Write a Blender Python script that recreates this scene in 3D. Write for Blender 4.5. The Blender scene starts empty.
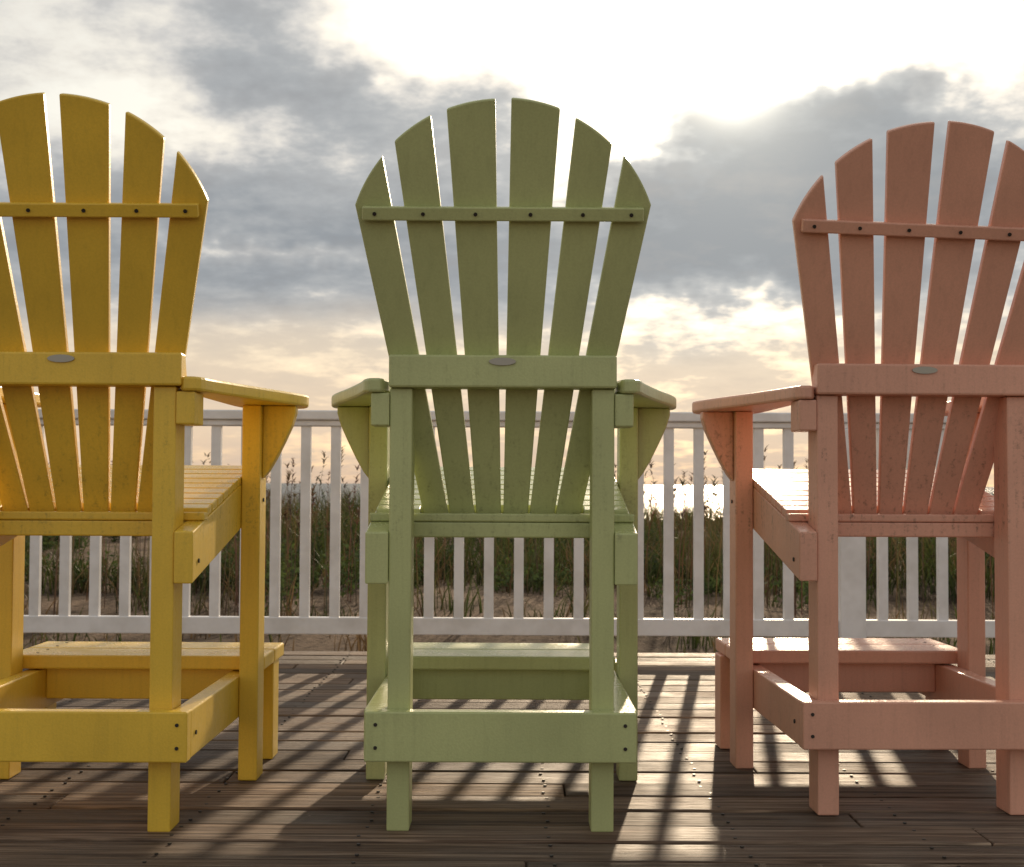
import bpy, bmesh, math, random
import numpy as np
from mathutils import Vector, Matrix, noise as mnoise
random.seed(7); rng=np.random.default_rng(7)
scene=bpy.context.scene
try:
    scene.view_settings.view_transform='Standard'; scene.view_settings.look='None'; scene.view_settings.exposure=0
except Exception: pass
F=1373.0; EYE=0.765
SUN_AZ=math.atan((735-512)/F); SUN_EL=math.radians(17.0)

# ---------------------------------------------------------------- node helpers
class NT:
    def __init__(s,tree): s.t=tree; s.n=tree.nodes; s.l=tree.links
    def _in(s,sock,v):
        if v is None: return
        if isinstance(v,bpy.types.NodeSocket): s.l.new(v,sock)
        else:
            if hasattr(sock.default_value,'__len__') and not hasattr(v,'__len__'): v=(v,)*len(sock.default_value)
            if hasattr(v,'__len__') and len(sock.default_value)==4 and len(v)==3: v=tuple(v)+(1,)
            sock.default_value=v
    def m(s,op,a,b=None,c=None,clamp=False):
        n=s.n.new('ShaderNodeMath'); n.operation=op; n.use_clamp=clamp
        s._in(n.inputs[0],a); s._in(n.inputs[1],b); s._in(n.inputs[2],c); return n.outputs[0]
    def vm(s,op,a,b=None):
        n=s.n.new('ShaderNodeVectorMath'); n.operation=op
        s._in(n.inputs[0],a); s._in(n.inputs[1],b)
        return n.outputs['Value'] if op in('DOT_PRODUCT','LENGTH') else n.outputs[0]
    def comb(s,x,y,z):
        n=s.n.new('ShaderNodeCombineXYZ'); s._in(n.inputs[0],x); s._in(n.inputs[1],y); s._in(n.inputs[2],z); return n.outputs[0]
    def sep(s,v):
        n=s.n.new('ShaderNodeSeparateXYZ'); s._in(n.inputs[0],v); return n.outputs
    def noise(s,vec,scale=5,detail=4,rough=.5,dist=0,col=False):
        n=s.n.new('ShaderNodeTexNoise'); s._in(n.inputs['Vector'],vec); n.inputs['Scale'].default_value=scale
        n.inputs['Detail'].default_value=detail; n.inputs['Roughness'].default_value=rough; n.inputs['Distortion'].default_value=dist
        return n.outputs['Color' if col else 'Fac']
    def mr(s,v,a,b,c=0,d=1,smooth=False):
        n=s.n.new('ShaderNodeMapRange'); n.clamp=True
        if smooth: n.interpolation_type='SMOOTHSTEP'
        s._in(n.inputs[0],v)
        for i,x in enumerate((a,b,c,d)): s._in(n.inputs[i+1],x)
        return n.outputs[0]
    def mix(s,f,a,b,blend='MIX'):
        n=s.n.new('ShaderNodeMix'); n.data_type='RGBA'; n.blend_type=blend
        s._in(n.inputs[0],f); s._in(n.inputs[6],a); s._in(n.inputs[7],b); return n.outputs[2]
    def ramp(s,f,stops,interp='LINEAR'):
        n=s.n.new('ShaderNodeValToRGB'); s._in(n.inputs[0],f); e=n.color_ramp.elements; n.color_ramp.interpolation=interp
        while len(e)<len(stops): e.new(.5)
        for el,(p,c) in zip(e,stops):
            el.position=p; el.color=tuple(c)+(1,)
        return n.outputs[0]
    def bump(s,h,strength=.3,dist=.01):
        n=s.n.new('ShaderNodeBump'); n.inputs['Strength'].default_value=strength; n.inputs['Distance'].default_value=dist
        s._in(n.inputs['Height'],h); return n.outputs[0]
def newmat(name):
    m=bpy.data.materials.new(name); m.use_nodes=True; nt=NT(m.node_tree); b=m.node_tree.nodes['Principled BSDF']
    return m,nt,b

# ---------------------------------------------------------------- materials
def paint(name,col,seed,grime=(.07,.055,.035),gr=.5):
    m,t,b=newmat(name)
    tc=t.n.new('ShaderNodeTexCoord').outputs['Object']
    p=t.vm('ADD',tc,(seed*3.1,seed*1.7,seed))
    big=t.noise(p,3.5,2,.6)
    fine=t.noise(p,200,1,.6)
    streak=t.noise(t.vm('MULTIPLY',p,(60,60,4)),1,3,.65)
    c=t.mix(t.mr(big,.3,.7),tuple(x*.88 for x in col),tuple(min(1,x*1.08) for x in col))
    c=t.mix(t.mr(fine,.35,.7,0,.16),c,tuple(x*.6 for x in col))
    c=t.mix(t.mr(streak,.5,.75,0,.16),c,tuple(x*.5 for x in col))
    z=t.sep(tc)[2]
    low=t.m('ADD',t.mr(z,.64,1.15,1,.04),t.mr(z,.62,.66,-.85,0))
    sp=t.noise(p,85,3,.75)
    g=t.m('MULTIPLY',t.m('MULTIPLY',t.mr(sp,.50,.72),t.mr(streak,.46,.66)),low,clamp=True)
    c=t.mix(t.m('MULTIPLY',g,gr,clamp=True),c,grime)
    geo=t.n.new('ShaderNodeNewGeometry').outputs['Normal']
    up=t.mr(t.sep(geo)[2],.75,.95)
    wet=t.m('MULTIPLY',up,t.mr(big,.34,.52))
    t._in(b.inputs['Base Color'],c)
    r=t.mr(sp,.3,.7,.33,.48)
    r=t.m('SUBTRACT',r,t.m('MULTIPLY',wet,.20))
    t._in(b.inputs['Roughness'],r)
    b.inputs['Specular IOR Level'].default_value=.55
    h=t.m('ADD',t.m('MULTIPLY',fine,.6),t.m('MULTIPLY',t.m('MULTIPLY',sp,up),1.6))
    t._in(b.inputs['Normal'],t.bump(h,.28,.002))
    return m
M_Y=paint('yellow_paint',(.85,.565,.06),1,gr=.6)
M_G=paint('green_paint',(.50,.545,.245),2,gr=.65)
M_P=paint('salmon_paint',(.74,.385,.27),3,gr=1.1)
m,t,b=newmat('white_vinyl'); M_W=m
tc=t.n.new('ShaderNodeTexCoord').outputs['Object']
t._in(b.inputs['Base Color'],t.mix(t.mr(t.noise(tc,6,3,.65),.4,.75),(.84,.83,.83),(.66,.64,.62)))
b.inputs['Roughness'].default_value=.4
m,t,b=newmat('dark_steel'); M_S=m
b.inputs['Base Color'].default_value=(.05,.045,.04,1); b.inputs['Metallic'].default_value=.6; b.inputs['Roughness'].default_value=.5
m,t,b=newmat('brass_plate'); M_B=m
b.inputs['Base Color'].default_value=(.35,.34,.30,1); b.inputs['Metallic'].default_value=.9; b.inputs['Roughness'].default_value=.35

m,t,b=newmat('weathered_deck'); M_D=m
tc=t.n.new('ShaderNodeTexCoord').outputs['Object']
at=t.n.new('ShaderNodeAttribute'); at.attribute_name='bv'; bv=at.outputs['Fac']
off=t.comb(t.m('MULTIPLY',bv,37.0),t.m('MULTIPLY',bv,11.0),t.m('MULTIPLY',bv,91.0))
p=t.vm('ADD',tc,off)
g1=t.noise(t.vm('MULTIPLY',p,(1.6,60,10)),1,4,.62)
g2=t.noise(t.vm('MULTIPLY',p,(5,240,20)),1,2,.6)
g3=t.noise(p,2.2,3,.65)
c=t.ramp(g1,[(.27,(.036,.023,.015)),(.42,(.14,.092,.060)),(.56,(.27,.19,.13)),(.73,(.43,.33,.24))])
c=t.mix(t.mr(g2,.42,.60,.0,.7),c,(.045,.028,.019))
c=t.mix(1.0,c,t.ramp(bv,[(0,(.50,.48,.46)),(.5,(.92,.89,.87)),(1,(1.35,1.30,1.25))]),'MULTIPLY')
c=t.mix(t.mr(g3,.42,.68,0,.55),c,(.10,.08,.063))
t._in(b.inputs['Base Color'],c)
t._in(b.inputs['Roughness'],t.mr(g3,.35,.65,.75,.55))
b.inputs['Specular IOR Level'].default_value=.24
h=t.m('ADD',t.m('MULTIPLY',g1,.7),t.m('MULTIPLY',g2,1.0))
t._in(b.inputs['Normal'],t.bump(h,.9,.008))

m,t,b=newmat('dune_sand'); M_SAND=m
tc=t.n.new('ShaderNodeTexCoord').outputs['Object']
n1=t.noise(tc,1.3,5,.7); n2=t.noise(tc,22,3,.75)
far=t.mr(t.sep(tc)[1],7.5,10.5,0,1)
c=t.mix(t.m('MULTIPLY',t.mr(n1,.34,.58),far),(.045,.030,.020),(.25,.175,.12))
c=t.mix(t.mr(n2,.50,.66,0,.8),c,(.045,.030,.019))
t._in(b.inputs['Base Color'],c); b.inputs['Roughness'].default_value=1.0; b.inputs['Specular IOR Level'].default_value=.1
t._in(b.inputs['Normal'],t.bump(t.m('ADD',n2,n1),.9,.06))

m,t,b=newmat('sea_water'); M_SEA=m
tc=t.n.new('ShaderNodeTexCoord').outputs['Object']
b.inputs['Base Color'].default_value=(.03,.05,.06,1); b.inputs['Roughness'].default_value=.28; b.inputs['IOR'].default_value=1.33
w=t.noise(t.vm('MULTIPLY',tc,(.25,.6,1)),1,4,.65)
t._in(b.inputs['Normal'],t.bump(w,1.0,1.2))

def foliage_mat(name,tr=.45):
    m,t,b=newmat(name)
    at=t.n.new('ShaderNodeAttribute'); at.attribute_name='col'
    t._in(b.inputs['Base Color'],at.outputs['Color']); b.inputs['Roughness'].default_value=.6
    b.inputs['Specular IOR Level'].default_value=.25
    tl=t.n.new('ShaderNodeBsdfTranslucent'); t._in(tl.inputs[0],at.outputs['Color'])
    mx=t.n.new('ShaderNodeMixShader'); mx.inputs[0].default_value=tr
    t.l.new(b.outputs[0],mx.inputs[1]); t.l.new(tl.outputs[0],mx.inputs[2])
    t.l.new(mx.outputs[0],t.n['Material Output'].inputs['Surface'])
    return m
M_GR=foliage_mat('grass_blades',.35)

# ---------------------------------------------------------------- mesh helpers
def mesh_obj(name,verts,faces,mat,parent=None,bevel=0,fix=True):
    me=bpy.data.meshes.new(name); me.from_pydata([tuple(v) for v in verts],[],faces); me.materials.append(mat)
    if fix:
        bm=bmesh.new(); bm.from_mesh(me); bmesh.ops.recalc_face_normals(bm,faces=bm.faces); bm.to_mesh(me); bm.free()
    ob=bpy.data.objects.new(name,me); scene.collection.objects.link(ob)
    if parent: ob.parent=parent
    if bevel:
        md=ob.modifiers.new('bevel','BEVEL'); md.width=bevel; md.segments=2; md.limit_method='ANGLE'; md.angle_limit=math.radians(40)
    return ob
def boxvf(x0,x1,y0,y1,z0,z1):
    return [(x0,y0,z0),(x1,y0,z0),(x1,y1,z0),(x0,y1,z0),(x0,y0,z1),(x1,y0,z1),(x1,y1,z1),(x0,y1,z1)],\
      [(0,3,2,1),(4,5,6,7),(0,1,5,4),(1,2,6,5),(2,3,7,6),(3,0,4,7)]
class MB:
    def __init__(s): s.v=[]; s.f=[]
    def add(s,v,f):
        o=len(s.v); s.v+=list(v); s.f+=[tuple(i+o for i in q) for q in f]
    def box(s,*a): s.add(*boxvf(*a))
    def prism(s,a,b):
        n=len(a); s.add(list(a)+list(b),[tuple(range(n)),tuple(range(2*n-1,n-1,-1))]+[(i,(i+1)%n,n+(i+1)%n,n+i) for i in range(n)])
def smooth_poly(pts,it=2):
    for _ in range(it):
        q=[]
        for i in range(len(pts)):
            a=pts[i]; c=pts[(i+1)%len(pts)]
            q.append((a[0]*.8+c[0]*.2,a[1]*.8+c[1]*.2)); q.append((a[0]*.2+c[0]*.8,a[1]*.2+c[1]*.8))
        pts=q
    return pts
def screw(mb,c,ax,r=.005,h=.003):
    ax=Vector(ax).normalized(); u=ax.orthogonal().normalized(); w=ax.cross(u); c=Vector(c)
    a=[c+u*math.cos(k*math.pi/4)*r+w*math.sin(k*math.pi/4)*r for k in range(8)]
    mb.prism(a,[q+ax*h for q in a])

LEAN=math.radians(20); YB,ZB=.158,.668
sL,cL=math.sin(LEAN),math.cos(LEAN)
R_ARC,T_C=.342,.628
EDG=[((-.178,-.358),(-.121,-.274)),((-.118,-.2405),(-.0615,-.155)),((-.058,-.120),(-.0022,-.0165))]
def chair(loc,rot,mat,jit,skew=0,bt=0,sc_arm=1.0,wd=0.0,cb=0.0,fr=.342):
    rr=random.Random(jit)
    def P(x,tt,n): return (x+skew*max(0,tt-.2),YB-tt*sL+n*cL,ZB+tt*cL+n*sL)
    e=bpy.data.objects.new('adirondack_chair',None); scene.collection.objects.link(e); e.location=loc; e.rotation_euler=(0,0,rot)
    def part(name,mb,bev=.0035,mt=mat): return mesh_obj(name,mb.v,mb.f,mt,e,bev)
    for s,n in((-1,'l'),(1,'r')):
        def X(a,b): return (min(s*a,s*b),max(s*a,s*b))
        mb=MB(); mb.box(*X(.2,.25),0,.088,0,.977); part('rear_leg_'+n,mb)
        mb=MB(); mb.box(*X(.2935+wd,.342+wd),.525,.613,0,.966); part('front_leg_'+n,mb)
        mb=MB(); mb.box(*X(.2508,.292),-.004,.086,.893,.966); part('arm_block_'+n,mb)
        mb=MB(); pr=[(-.006,.542),(-.006,.657),(.635,.780),(.635,.665)]
        x0,x1=X(.2508,.2927+wd); mb.prism([(x0,a,c) for a,c in pr],[(x1,a,c) for a,c in pr]); part('seat_stringer_'+n,mb)
        mb=MB(); mb.box(*X(.2508,.2927+wd),.001,.915,.16,.266); part('lower_stringer_'+n,mb)
        pl=[(.252,-.012),(.303,-.012),(.322,.10),(.365,.28),(.425,.50),(.452,.63),(.435,.71),(.39,.735),(.30,.73),(.262,.70),(.252,.60),(.252,.3)]
        pl=[(a+(wd*(c/.6) if a>.3 else 0),c) for a,c in pl]
        pl=smooth_poly(pl,2); mb=MB(); mb.prism([(s*a*sc_arm,c,.967) for a,c in pl],[(s*a*sc_arm,c,.999) for a,c in pl]); part('arm_'+n,mb,.006)
        gp=[(.3425,.966),(.428,.966),(.428,.948),(.418,.915),(.40,.875),(.378,.83),(.358,.795),(.3425,.775)]
        mb=MB(); mb.prism([(s*(a+wd),.55,c) for a,c in gp],[(s*(a+wd),.59,c) for a,c in gp]); part('arm_bracket_'+n,mb)
        mb=MB(); mb.box(*X(.2935+wd,.335+wd),.80,.888,0,.269); part('footrest_leg_'+n,mb)
    mb=MB(); pr=[(-.016,.978),(.052,.978),(.0265,1.051),(-.016,1.051)]
    mb.prism([(-.252,a,c) for a,c in pr],[(.254+cb,a,c) for a,c in pr]); part('back_crossbar',mb,.005)
    mb=MB(); mb.box(-.2938-wd*.3,.2938+wd*.3,-.041,-.001,.159,.268); part('rear_stretcher',mb)
    mb=MB(); mb.box(-.2945-wd,.2945+wd,.096,.136,.678,.697); mb.box(-.2502,.2502,.098,.134,.642,.677); part('rear_seat_bar',mb)
    sl=(.780-.657)/.641
    mb=MB(); y=.19
    while y<.64:
        w=.056
        z0=.657+sl*(y+.006)+.001; z1=.657+sl*(y+w+.006)+.001
        pr=[(y,z0),(y,z0+.02),(y+w,z1+.02),(y+w,z1)]
        mb.prism([(-.2922,a,c) for a,c in pr],[(.2922,a,c) for a,c in pr]); y+=w+.0075
    part('seat_slats',mb,.003)
    mb=MB()
    for x0,x1 in((-.2922,-.19),(.19,.2922)):
        yy=.14; z0=.657+sl*(yy+.006)+.001; z1=z0+sl*.044
        pr=[(yy,z0),(yy,z0+.02),(yy+.044,z1+.02),(yy+.044,z1)]
        mb.prism([(x0,a,c) for a,c in pr],[(x1,a,c) for a,c in pr])
    part('seat_slat_ends',mb,.003)
    mb=MB(); mb.box(-.2502,.2502,.59,.628,.66,.765); part('seat_apron',mb)
    mb=MB(); mb.box(-fr,fr,.618,.772,.27,.307); mb.box(-fr,fr,.78,.934,.27,.307); part('footrest',mb,.005)
    mb=MB(); mb.box(-.2502,.2502,.665,.70,.185,.2695); mb.box(-.2502,.2502,.86,.895,.185,.2695); part('footrest_apron',mb)
    k=0; sc=MB()
    for s in(-1,1):
        for (o0,o1),(i0,i1) in EDG:
            k+=1
            dj=rr.uniform(-.003,.003)
            N=9; top=[]
            for j in range(N+1):
                f=j/N; xb=s*(o0*(1-f)+i0*f)*-1; xt=s*(o1*(1-f)+i1*f)*-1
                lo,hi=.5,1.05
                for _ in range(30):
                    md=(lo+hi)/2; xx=xb+(xt-xb)*md/.94
                    ins=(md<T_C and abs(xx)<R_ARC) or (xx*xx+(md-T_C)**2<R_ARC**2)
                    if ins: lo=md
                    else: hi=md
                top.append((xb+(xt-xb)*lo/.94,lo+dj))
            pts=[(s*-o0,0)]+top+[(s*-i0,0)]
            mb=MB(); n0=rr.uniform(0,.0015)
            mb.prism([P(x,tt,n0) for x,tt in pts],[P(x,tt,n0+.02) for x,tt in pts])
            part('back_slat_%d'%k,mb,.0035)
            xb=-s*(o0+i0)/2; xt=-s*(o1+i1)/2
            xm=xb+(xt-xb)*.72/.94
            screw(sc,P(xm,.728-bt*xm,-.0195),(0,-cL,-sL),.0044,.002)
    q4=((-.304,.713),(.304,.713),(.304,.743),(-.304,.743))
    mb=MB(); mb.prism([P(x,tt-bt*x,-.019) for x,tt in q4],[P(x,tt-bt*x,-.0005) for x,tt in q4]); part('upper_batten',mb,.003)
    for s in(-1,1):
        for zz in(.19,.24): screw(sc,(s*.272,-.041,zz),(0,-1,0),.0042,.002)
        screw(sc,(s*(.2927+wd),.05,.59),(s,0,0),.005,.003); screw(sc,(s*(.2927+wd),.045,.21),(s,0,0),.005,.003)
        screw(sc,(s*(.342+wd),.57,.72),(s,0,0),.005,.003)
        for yy in (.66,.74,.82,.9): screw(sc,(s*.272,yy,.3068),(0,0,1),.004,.0012)
    part('screws',sc,0,M_S)
    mb=MB(); N=20
    a=[(.03*math.cos(q*2*math.pi/N),-.0162,1.036+.0085*math.sin(q*2*math.pi/N)) for q in range(N)]
    mb.prism(a,[(x,-.0195,z) for x,_,z in a]); part('maker_plate',mb,0,M_B)
    return e
chair((-.022,3.05,0),0,M_G,1,wd=.009,sc_arm=1.01,fr=.30)
chair((-.993,3.03,0),math.radians(0),M_Y,2,skew=.026,cb=.010)
chair((.964,3.22,0),math.radians(1.5),M_P,3,skew=-.010,bt=.03,sc_arm=.985,fr=.325)

# ---------------------------------------------------------------- deck
DX=7.0
mb=MB(); vals=[]; sc=MB()
y=-2.5; bw=.136; idx=0
while y<6.24:
    x=-DX-random.uniform(0,3)
    while x<DX:
        L=random.choice([3.6,4.2,4.9]); x1=x+L-.004
        dz=random.uniform(-.0025,.0025)
        v,f=boxvf(x,x1,y+random.uniform(0,.002),y+bw-random.uniform(0,.002),-.035+dz,dz)
        mb.add(v,f); vals+= [random.random()]*8
        x+=L
    if 2.2<y<6.3:
        for jx in np.arange(-5.6,5.7,.406):
            for dy in(.03,.108):
                screw(sc,(jx+random.uniform(-.008,.008),y+dy+random.uniform(-.004,.004),-.0008),(0,0,1),.0042,.0034)
    y+=bw+.008; idx+=1
YE=y-.008
deck=mesh_obj('wooden_deck',mb.v,mb.f,M_D,None,.004)
at=deck.data.attributes.new('bv','FLOAT','POINT'); at.data.foreach_set('value',np.array(vals,dtype=np.float32))
s_=mesh_obj('deck_screws',sc.v,sc.f,M_S,deck)
mb=MB(); mb.box(-DX,DX,YE+.003,YE+.041,-.24,-.004)
for jx in np.arange(-5.6,5.7,.406): mb.box(jx-.019,jx+.019,-2.5,YE,-.20,-.040)
mesh_obj('deck_frame',mb.v,mb.f,M_D,deck)

# ---------------------------------------------------------------- railing
YR=6.13; S=F/YR
fence=bpy.data.objects.new('white_railing',None); scene.collection.objects.link(fence)
def wx(px): return (px-512)/S
mb=MB(); SP=wx(850)-wx(398)
posts=[wx(398)+k*SP for k in range(-3,5)]
for px in posts: mb.box(px-.056,px+.056,YR-.056,YR+.056,.0,1.016)
mesh_obj('posts',mb.v,mb.f,M_W,fence,.004)
mb=MB()
for a in posts[:-1]:
    for j in range(14):
        cx=a+SP*(j+1.07)/15.14; mb.box(cx-.0215,cx+.0215,YR-.019,YR+.019,.165,1.03)
mesh_obj('balusters',mb.v,mb.f,M_W,fence,.003)
mb=MB(); xa,xb=posts[0]-.06,posts[-1]+.06
mb.box(xa,xb,YR-.045,YR+.045,1.045,1.088); mb.box(xa,xb,YR-.03,YR+.03,1.0175,1.0449)
mesh_obj('top_rail',mb.v,mb.f,M_W,fence,.006)
mb=MB()
for a in posts[:-1]: mb.box(a+.0565,a+SP-.0565,YR-.024,YR+.024,.095,.17)
mesh_obj('bottom_rail',mb.v,mb.f,M_W,fence,.004)

# ---------------------------------------------------------------- terrain
def th(x,y):
    if y<6: base=-.30
    elif y<10: base=-.30
    elif y<23: u=(y-10)/13; base=-.30+.42*(u*u*(3-2*u))
    elif y<70: u=(y-23)/47; base=.12-5.6*(u*u*(3-2*u))
    else: base=-5.48-min(6,(y-70)*.02)
    if 6.5<y<75:
        a=min(1,(y-6.5)/3)
        base+=a*(.16*mnoise.noise(Vector((x*.22,y*.22,1)))+.07*mnoise.noise(Vector((x*.8,y*.8,4))))
    return base
ys=list(np.arange(-3000,-50,300))+list(np.arange(-50,4,6))+list(np.arange(4,30,.3))+list(np.arange(30,90,2.5))+[100,130,200,400,900,2000,4000,9000]
us=np.linspace(-1,1,141)
V=[];Fc=[]
for yv in ys:
    hw=28+max(0,abs(yv)-30)*1.6 if abs(yv)>30 else 28
    for u in us:
        xx=math.copysign(abs(u)**1.25,u)*hw; V.append((xx,yv,th(xx,yv)))
n=len(us)
for r in range(len(ys)-1):
    for c in range(n-1): Fc.append((r*n+c,r*n+c+1,(r+1)*n+c+1,(r+1)*n+c))
g=mesh_obj('ground',V,Fc,M_SAND)
g.data.polygons.foreach_set('use_smooth',[True]*len(g.data.polygons))
mesh_obj('sea',[(-14000,52,-3.6),(14000,52,-3.6),(14000,16000,-3.6),(-14000,16000,-3.6)],[(0,1,2,3)],M_SEA)

# ---------------------------------------------------------------- grass
def blades(name,items,mat,parent=None):
    V=[];Fq=[];C=[]
    for (x,y,z,h,w,lx,ly,r,c) in items:
        o=len(V); ux,uy=math.cos(r)*w*.5,math.sin(r)*w*.5
        for k,(hh,ww) in enumerate(((0,1),(.4,.85),(.75,.5))):
            q=hh*hh; V.append((x+lx*q-ux*ww,y+ly*q-uy*ww,z+h*hh)); V.append((x+lx*q+ux*ww,y+ly*q+uy*ww,z+h*hh))
        V.append((x+lx,y+ly,z+h*.96))
        Fq+=[(o,o+1,o+3,o+2),(o+2,o+3,o+5,o+4),(o+4,o+5,o+6)]
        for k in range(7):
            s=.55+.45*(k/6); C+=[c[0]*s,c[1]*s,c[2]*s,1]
    ob=mesh_obj(name,V,Fq,mat,parent,fix=False)
    a=ob.data.color_attributes.new('col','FLOAT_COLOR','POINT'); a.data.foreach_set('color',np.array(C,dtype=np.float32))
    return ob
items=[]
def gcol(k):
    if k<.58: c=(.065,.085,.020)
    elif k<.8: c=(.11,.105,.035)
    else: c=(.17,.11,.055)
    f=random.uniform(.6,1.4); return tuple(q*f for q in c)
def blade(x,y,h,k,sp=.6):
    a=random.uniform(0,6.28); l=h*random.uniform(.1,sp)
    items.append((x,y,th(x,y)-.02,h,random.uniform(.009,.017),math.cos(a)*l,math.sin(a)*l,random.uniform(0,3.14),gcol(k+random.uniform(-.2,.2))))
for _ in range(3000):
    y=12.8+12.5*random.random()**1.15; x=random.uniform(-14,14)
    dn=mnoise.noise(Vector((x*.3,y*.3,9)))
    if dn<-.32: continue
    hh=random.uniform(.30,.60)*(1+.5*dn); k0=random.random()
    for k in range(random.randint(12,20)):
        blade(x+random.gauss(0,.15),y+random.gauss(0,.15),hh*random.uniform(.6,1.15),k0,.9)
for _ in range(380):
    y=random.uniform(8,14); x=random.uniform(-9,9)
    if mnoise.noise(Vector((x*.5,y*.5,3)))<-.06: continue
    hh=random.uniform(.10,.42); k0=random.random()
    for k in range(random.randint(8,20)):
        blade(x+random.gauss(0,.10),y+random.gauss(0,.10),hh*random.uniform(.5,1.15),k0,.9)
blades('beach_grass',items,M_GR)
# leafy low shrubs: small leaves scattered through irregular mounds
V=[];Fq=[];C=[]
for _ in range(90):
    cy=random.uniform(11.5,19); cx=random.uniform(-10,10); R=random.uniform(.25,.65); H=R*random.uniform(.7,1.0)
    lobes=[(cx+random.gauss(0,R*.5),cy+random.gauss(0,R*.5),random.uniform(.5,1)) for _ in range(5)]
    g0=random.uniform(.6,1.3)
    for k in range(int(420*R/.4)):
        lx,ly,ls=random.choice(lobes)
        v=Vector((random.gauss(0,1),random.gauss(0,1),random.gauss(0,1))).normalized()*(random.random()**.4)
        px_,py_,pz_=lx+v.x*R*.55*ls,ly+v.y*R*.55*ls,th(lx,ly)+max(0,(v.z*.5+.5))*H*ls
        a=Vector((random.gauss(0,1),random.gauss(0,1),random.gauss(0,1))).normalized(); b_=a.orthogonal().normalized()
        L=random.uniform(.02,.038); W=L*.45; o=len(V); P0=Vector((px_,py_,pz_))
        V+=[P0-a*L,P0+b_*W,P0+a*L,P0-b_*W]; Fq.append((o,o+1,o+2,o+3))
        f=g0*random.uniform(.6,1.5); C+=[.065*f,.090*f,.024*f,1]*4
ob=mesh_obj('shrubs',V,Fq,M_GR,None,fix=False)
a=ob.data.color_attributes.new('col','FLOAT_COLOR','POINT'); a.data.foreach_set('color',np.array(C,dtype=np.float32))
items=[]
clusters=[(-2.2,11.5,1.3,90),(-3.4,12.5,.9,35),(2.1,11.8,1.1,95),(1.2,13,.8,22),(-.4,13,1.2,30),(4.6,12.5,1.6,60),(-6,13,1.5,50),(7.5,13,2,45)]
for cx,cy,sp,nn in clusters:
    for _ in range(nn):
        x=random.gauss(cx,sp*.6); y=random.gauss(cy,.9)
        if y<8.2: continue
        z=th(x,y); h=EYE+random.uniform(-.25,.38)-z
        lx=random.gauss(.03,.09); ly=random.gauss(0,.06)
        c=tuple(q*random.uniform(.7,1.2) for q in(.14,.095,.055))
        items.append((x,y,z,h,.008,lx,ly,random.uniform(-.5,.5),c))
        for k in range(random.randint(10,18)):
            f=random.uniform(.80,1.0); px_,py_=x+lx*f*f,y+ly*f*f
            ll=random.uniform(.04,.09); sg=random.choice((-1,1))
            items.append((px_,py_,z+h*f*.97,ll*random.uniform(-.2,.9),.013,sg*ll*.5,random.uniform(-.03,.03),random.uniform(-.4,.4),c))
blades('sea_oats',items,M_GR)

# ---------------------------------------------------------------- world
w=bpy.data.worlds.new('World'); scene.world=w; w.use_nodes=True; t=NT(w.node_tree); bg=t.n['Background']
try:
    w.cycles.sampling_method='MANUAL'; w.cycles.sample_map_resolution=512
except Exception as ex: print(ex)
d=t.n.new('ShaderNodeTexCoord').outputs['Generated']
sky=t.n.new('ShaderNodeTexSky'); sky.sky_type='NISHITA'; sky.sun_disc=False; sky.sun_elevation=SUN_EL; sky.sun_rotation=SUN_AZ; sky.dust_density=2.0
x,y,z=t.sep(d)[:3]
zc=t.m('MAXIMUM',z,0.0)
den=t.m('ADD',zc,.20)
pv=t.comb(t.m('DIVIDE',x,den),t.m('DIVIDE',y,den),0.0)
f1=t.noise(t.vm('ADD',pv,(3.3,1.2,0)),1.5,6,.56)
f2=t.noise(t.vm('ADD',pv,(11.3,5.2,4)),5.5,6,.62)
wc=t.noise(d,10,4,.62,0,col=True); wv=t.vm('SUBTRACT',wc,(.5,.5,.5)); wx_,wy_,_=t.sep(wv)[:3]
az=t.m('ADD',t.m('ARCTAN2',x,y),t.m('MULTIPLY',wx_,.20))
el0=t.m('ARCSINE',zc)
el=t.m('ADD',el0,t.m('MULTIPLY',wy_,.10))
def blob(px,py,rx,ry,wt,acc,pw=1):
    cu=math.atan((px-512)/F); cv=math.atan((484-py)/F*math.cos(cu))
    a=t.m('MULTIPLY',t.m('SUBTRACT',az,cu),F/rx); b=t.m('MULTIPLY',t.m('SUBTRACT',el,cv),F/ry)
    q=t.m('ADD',t.m('MULTIPLY',a,a),t.m('MULTIPLY',b,b))
    if pw!=1: q=t.m('POWER',q,pw)
    e=t.m('EXPONENT',t.m('MULTIPLY',q,-1.0))
    return t.m('MULTIPLY_ADD',e,wt,acc)
T=t.m('ADD',t.m('MULTIPLY_ADD',t.m('SUBTRACT',f1,.5),1.0,.49),t.m('MULTIPLY',t.m('SUBTRACT',f2,.5),1.25))
T=blob(860,178,205,112,.46,T,2)
T=blob(290,85,150,80,.26,T,1.5)
T=blob(420,258,700,68,.28,T,2)
T=blob(690,-25,330,88,-1.1,T,2)
T=blob(600,120,70,62,-.5,T,1.5)
T=blob(30,50,130,70,-.32,T)
T=blob(170,120,120,30,-.45,T)
T=blob(270,238,150,12,-.40,T)
T=blob(720,312,150,30,-.45,T)
T=blob(1010,50,60,70,-.45,T)
col=t.ramp(T,[(0.0,(1.0,.97,.90)),(.20,(.86,.82,.77)),(.38,(.63,.62,.63)),(.58,(.43,.445,.48)),(.85,(.31,.335,.38)),(1,(.27,.295,.34))])
haze=t.ramp(t.mr(el0,0,.16),[(0,(.74,.53,.39)),(.25,(.86,.66,.49)),(.6,(.80,.67,.54)),(1,(.66,.60,.56))])
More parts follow.
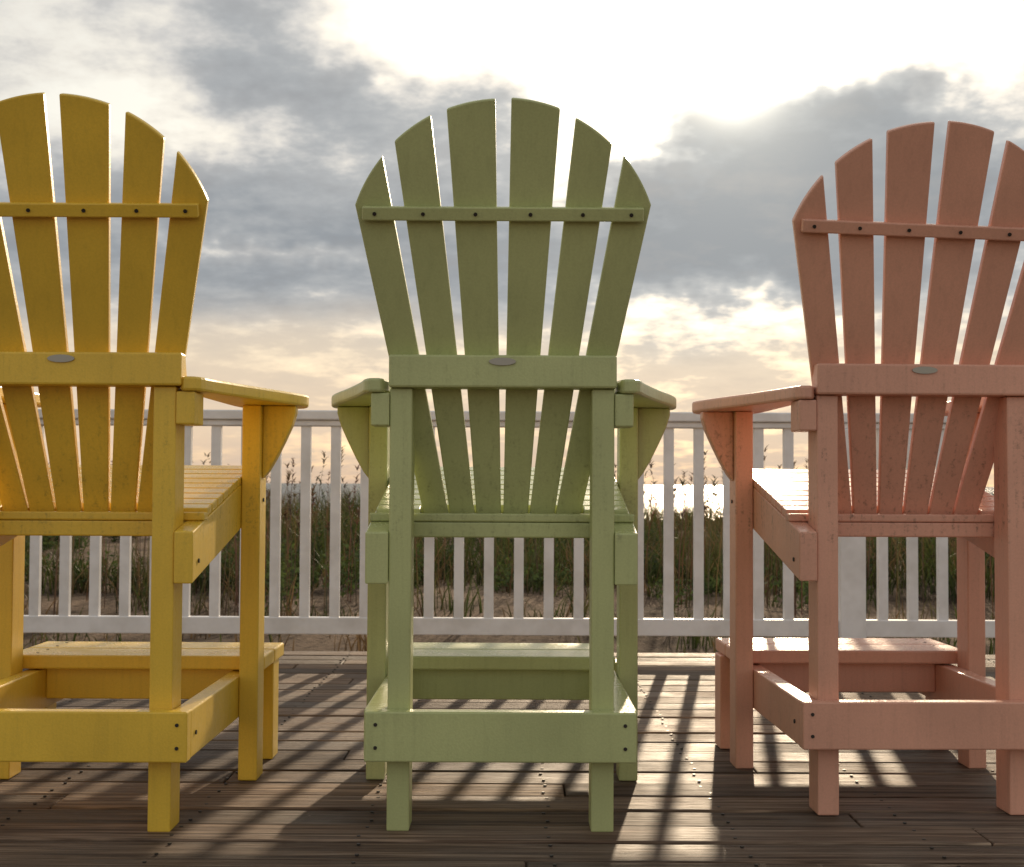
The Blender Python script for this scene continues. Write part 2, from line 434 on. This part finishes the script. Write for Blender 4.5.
elj=t.m('ADD',el0,t.m('MULTIPLY',t.m('SUBTRACT',f1,.5),.07))
hf=t.mr(elj,.140,.088,0,.96,True)
col=t.mix(hf,col,haze)
col=t.mix(t.m('MULTIPLY',t.mr(f2,.5,.72),.22),col,(.55,.49,.46))
sd=(math.sin(SUN_AZ)*math.cos(SUN_EL),math.cos(SUN_AZ)*math.cos(SUN_EL),math.sin(SUN_EL))
dp=t.m('MAXIMUM',t.vm('DOT_PRODUCT',t.vm('NORMALIZE',d),sd),0.0)
thin=t.mr(T,.8,.1,.35,1)
gl=t.m('ADD',t.m('MULTIPLY',t.m('POWER',dp,45),.40),t.m('MULTIPLY',t.m('POWER',dp,500),1.0))
gl=t.m('MULTIPLY',gl,thin)
gl=t.m('ADD',gl,t.m('MULTIPLY',t.m('POWER',dp,3000),4.0))
col=t.vm('ADD',col,t.vm('MULTIPLY',t.comb(gl,gl,gl),(1.0,.92,.78)))
cover=t.mr(T,.05,.5,.75,1)
back=t.mr(y,.2,-.4,10,10.5)
c10=t.vm('MULTIPLY',col,t.comb(back,back,t.m('MULTIPLY',back,.95)))
fin=t.mix(cover,sky.outputs[0],c10)
t._in(bg.inputs[0],fin); bg.inputs[1].default_value=.1

# ---------------------------------------------------------------- sun + camera
sl=bpy.data.lights.new('sun','SUN'); sl.energy=4.2; sl.angle=math.radians(.8); sl.color=(1,.79,.55)
so=bpy.data.objects.new('sun',sl); scene.collection.objects.link(so)
so.rotation_euler=Vector(sd).to_track_quat('Z','Y').to_euler()
cd=bpy.data.cameras.new('camera'); cd.sensor_width=36; cd.lens=36*F/1024; cd.clip_end=30000; cd.clip_start=.05
co=bpy.data.objects.new('camera',cd); scene.collection.objects.link(co); co.location=(0,0,EYE)
R=Matrix.Rotation(math.radians(90)+math.atan(50.5/F),4,'X') @ Matrix.Rotation(math.radians(.3),4,'Z')
co.rotation_euler=R.to_euler(); scene.camera=co
cd.dof.use_dof=True; cd.dof.focus_distance=3.1; cd.dof.aperture_fstop=11
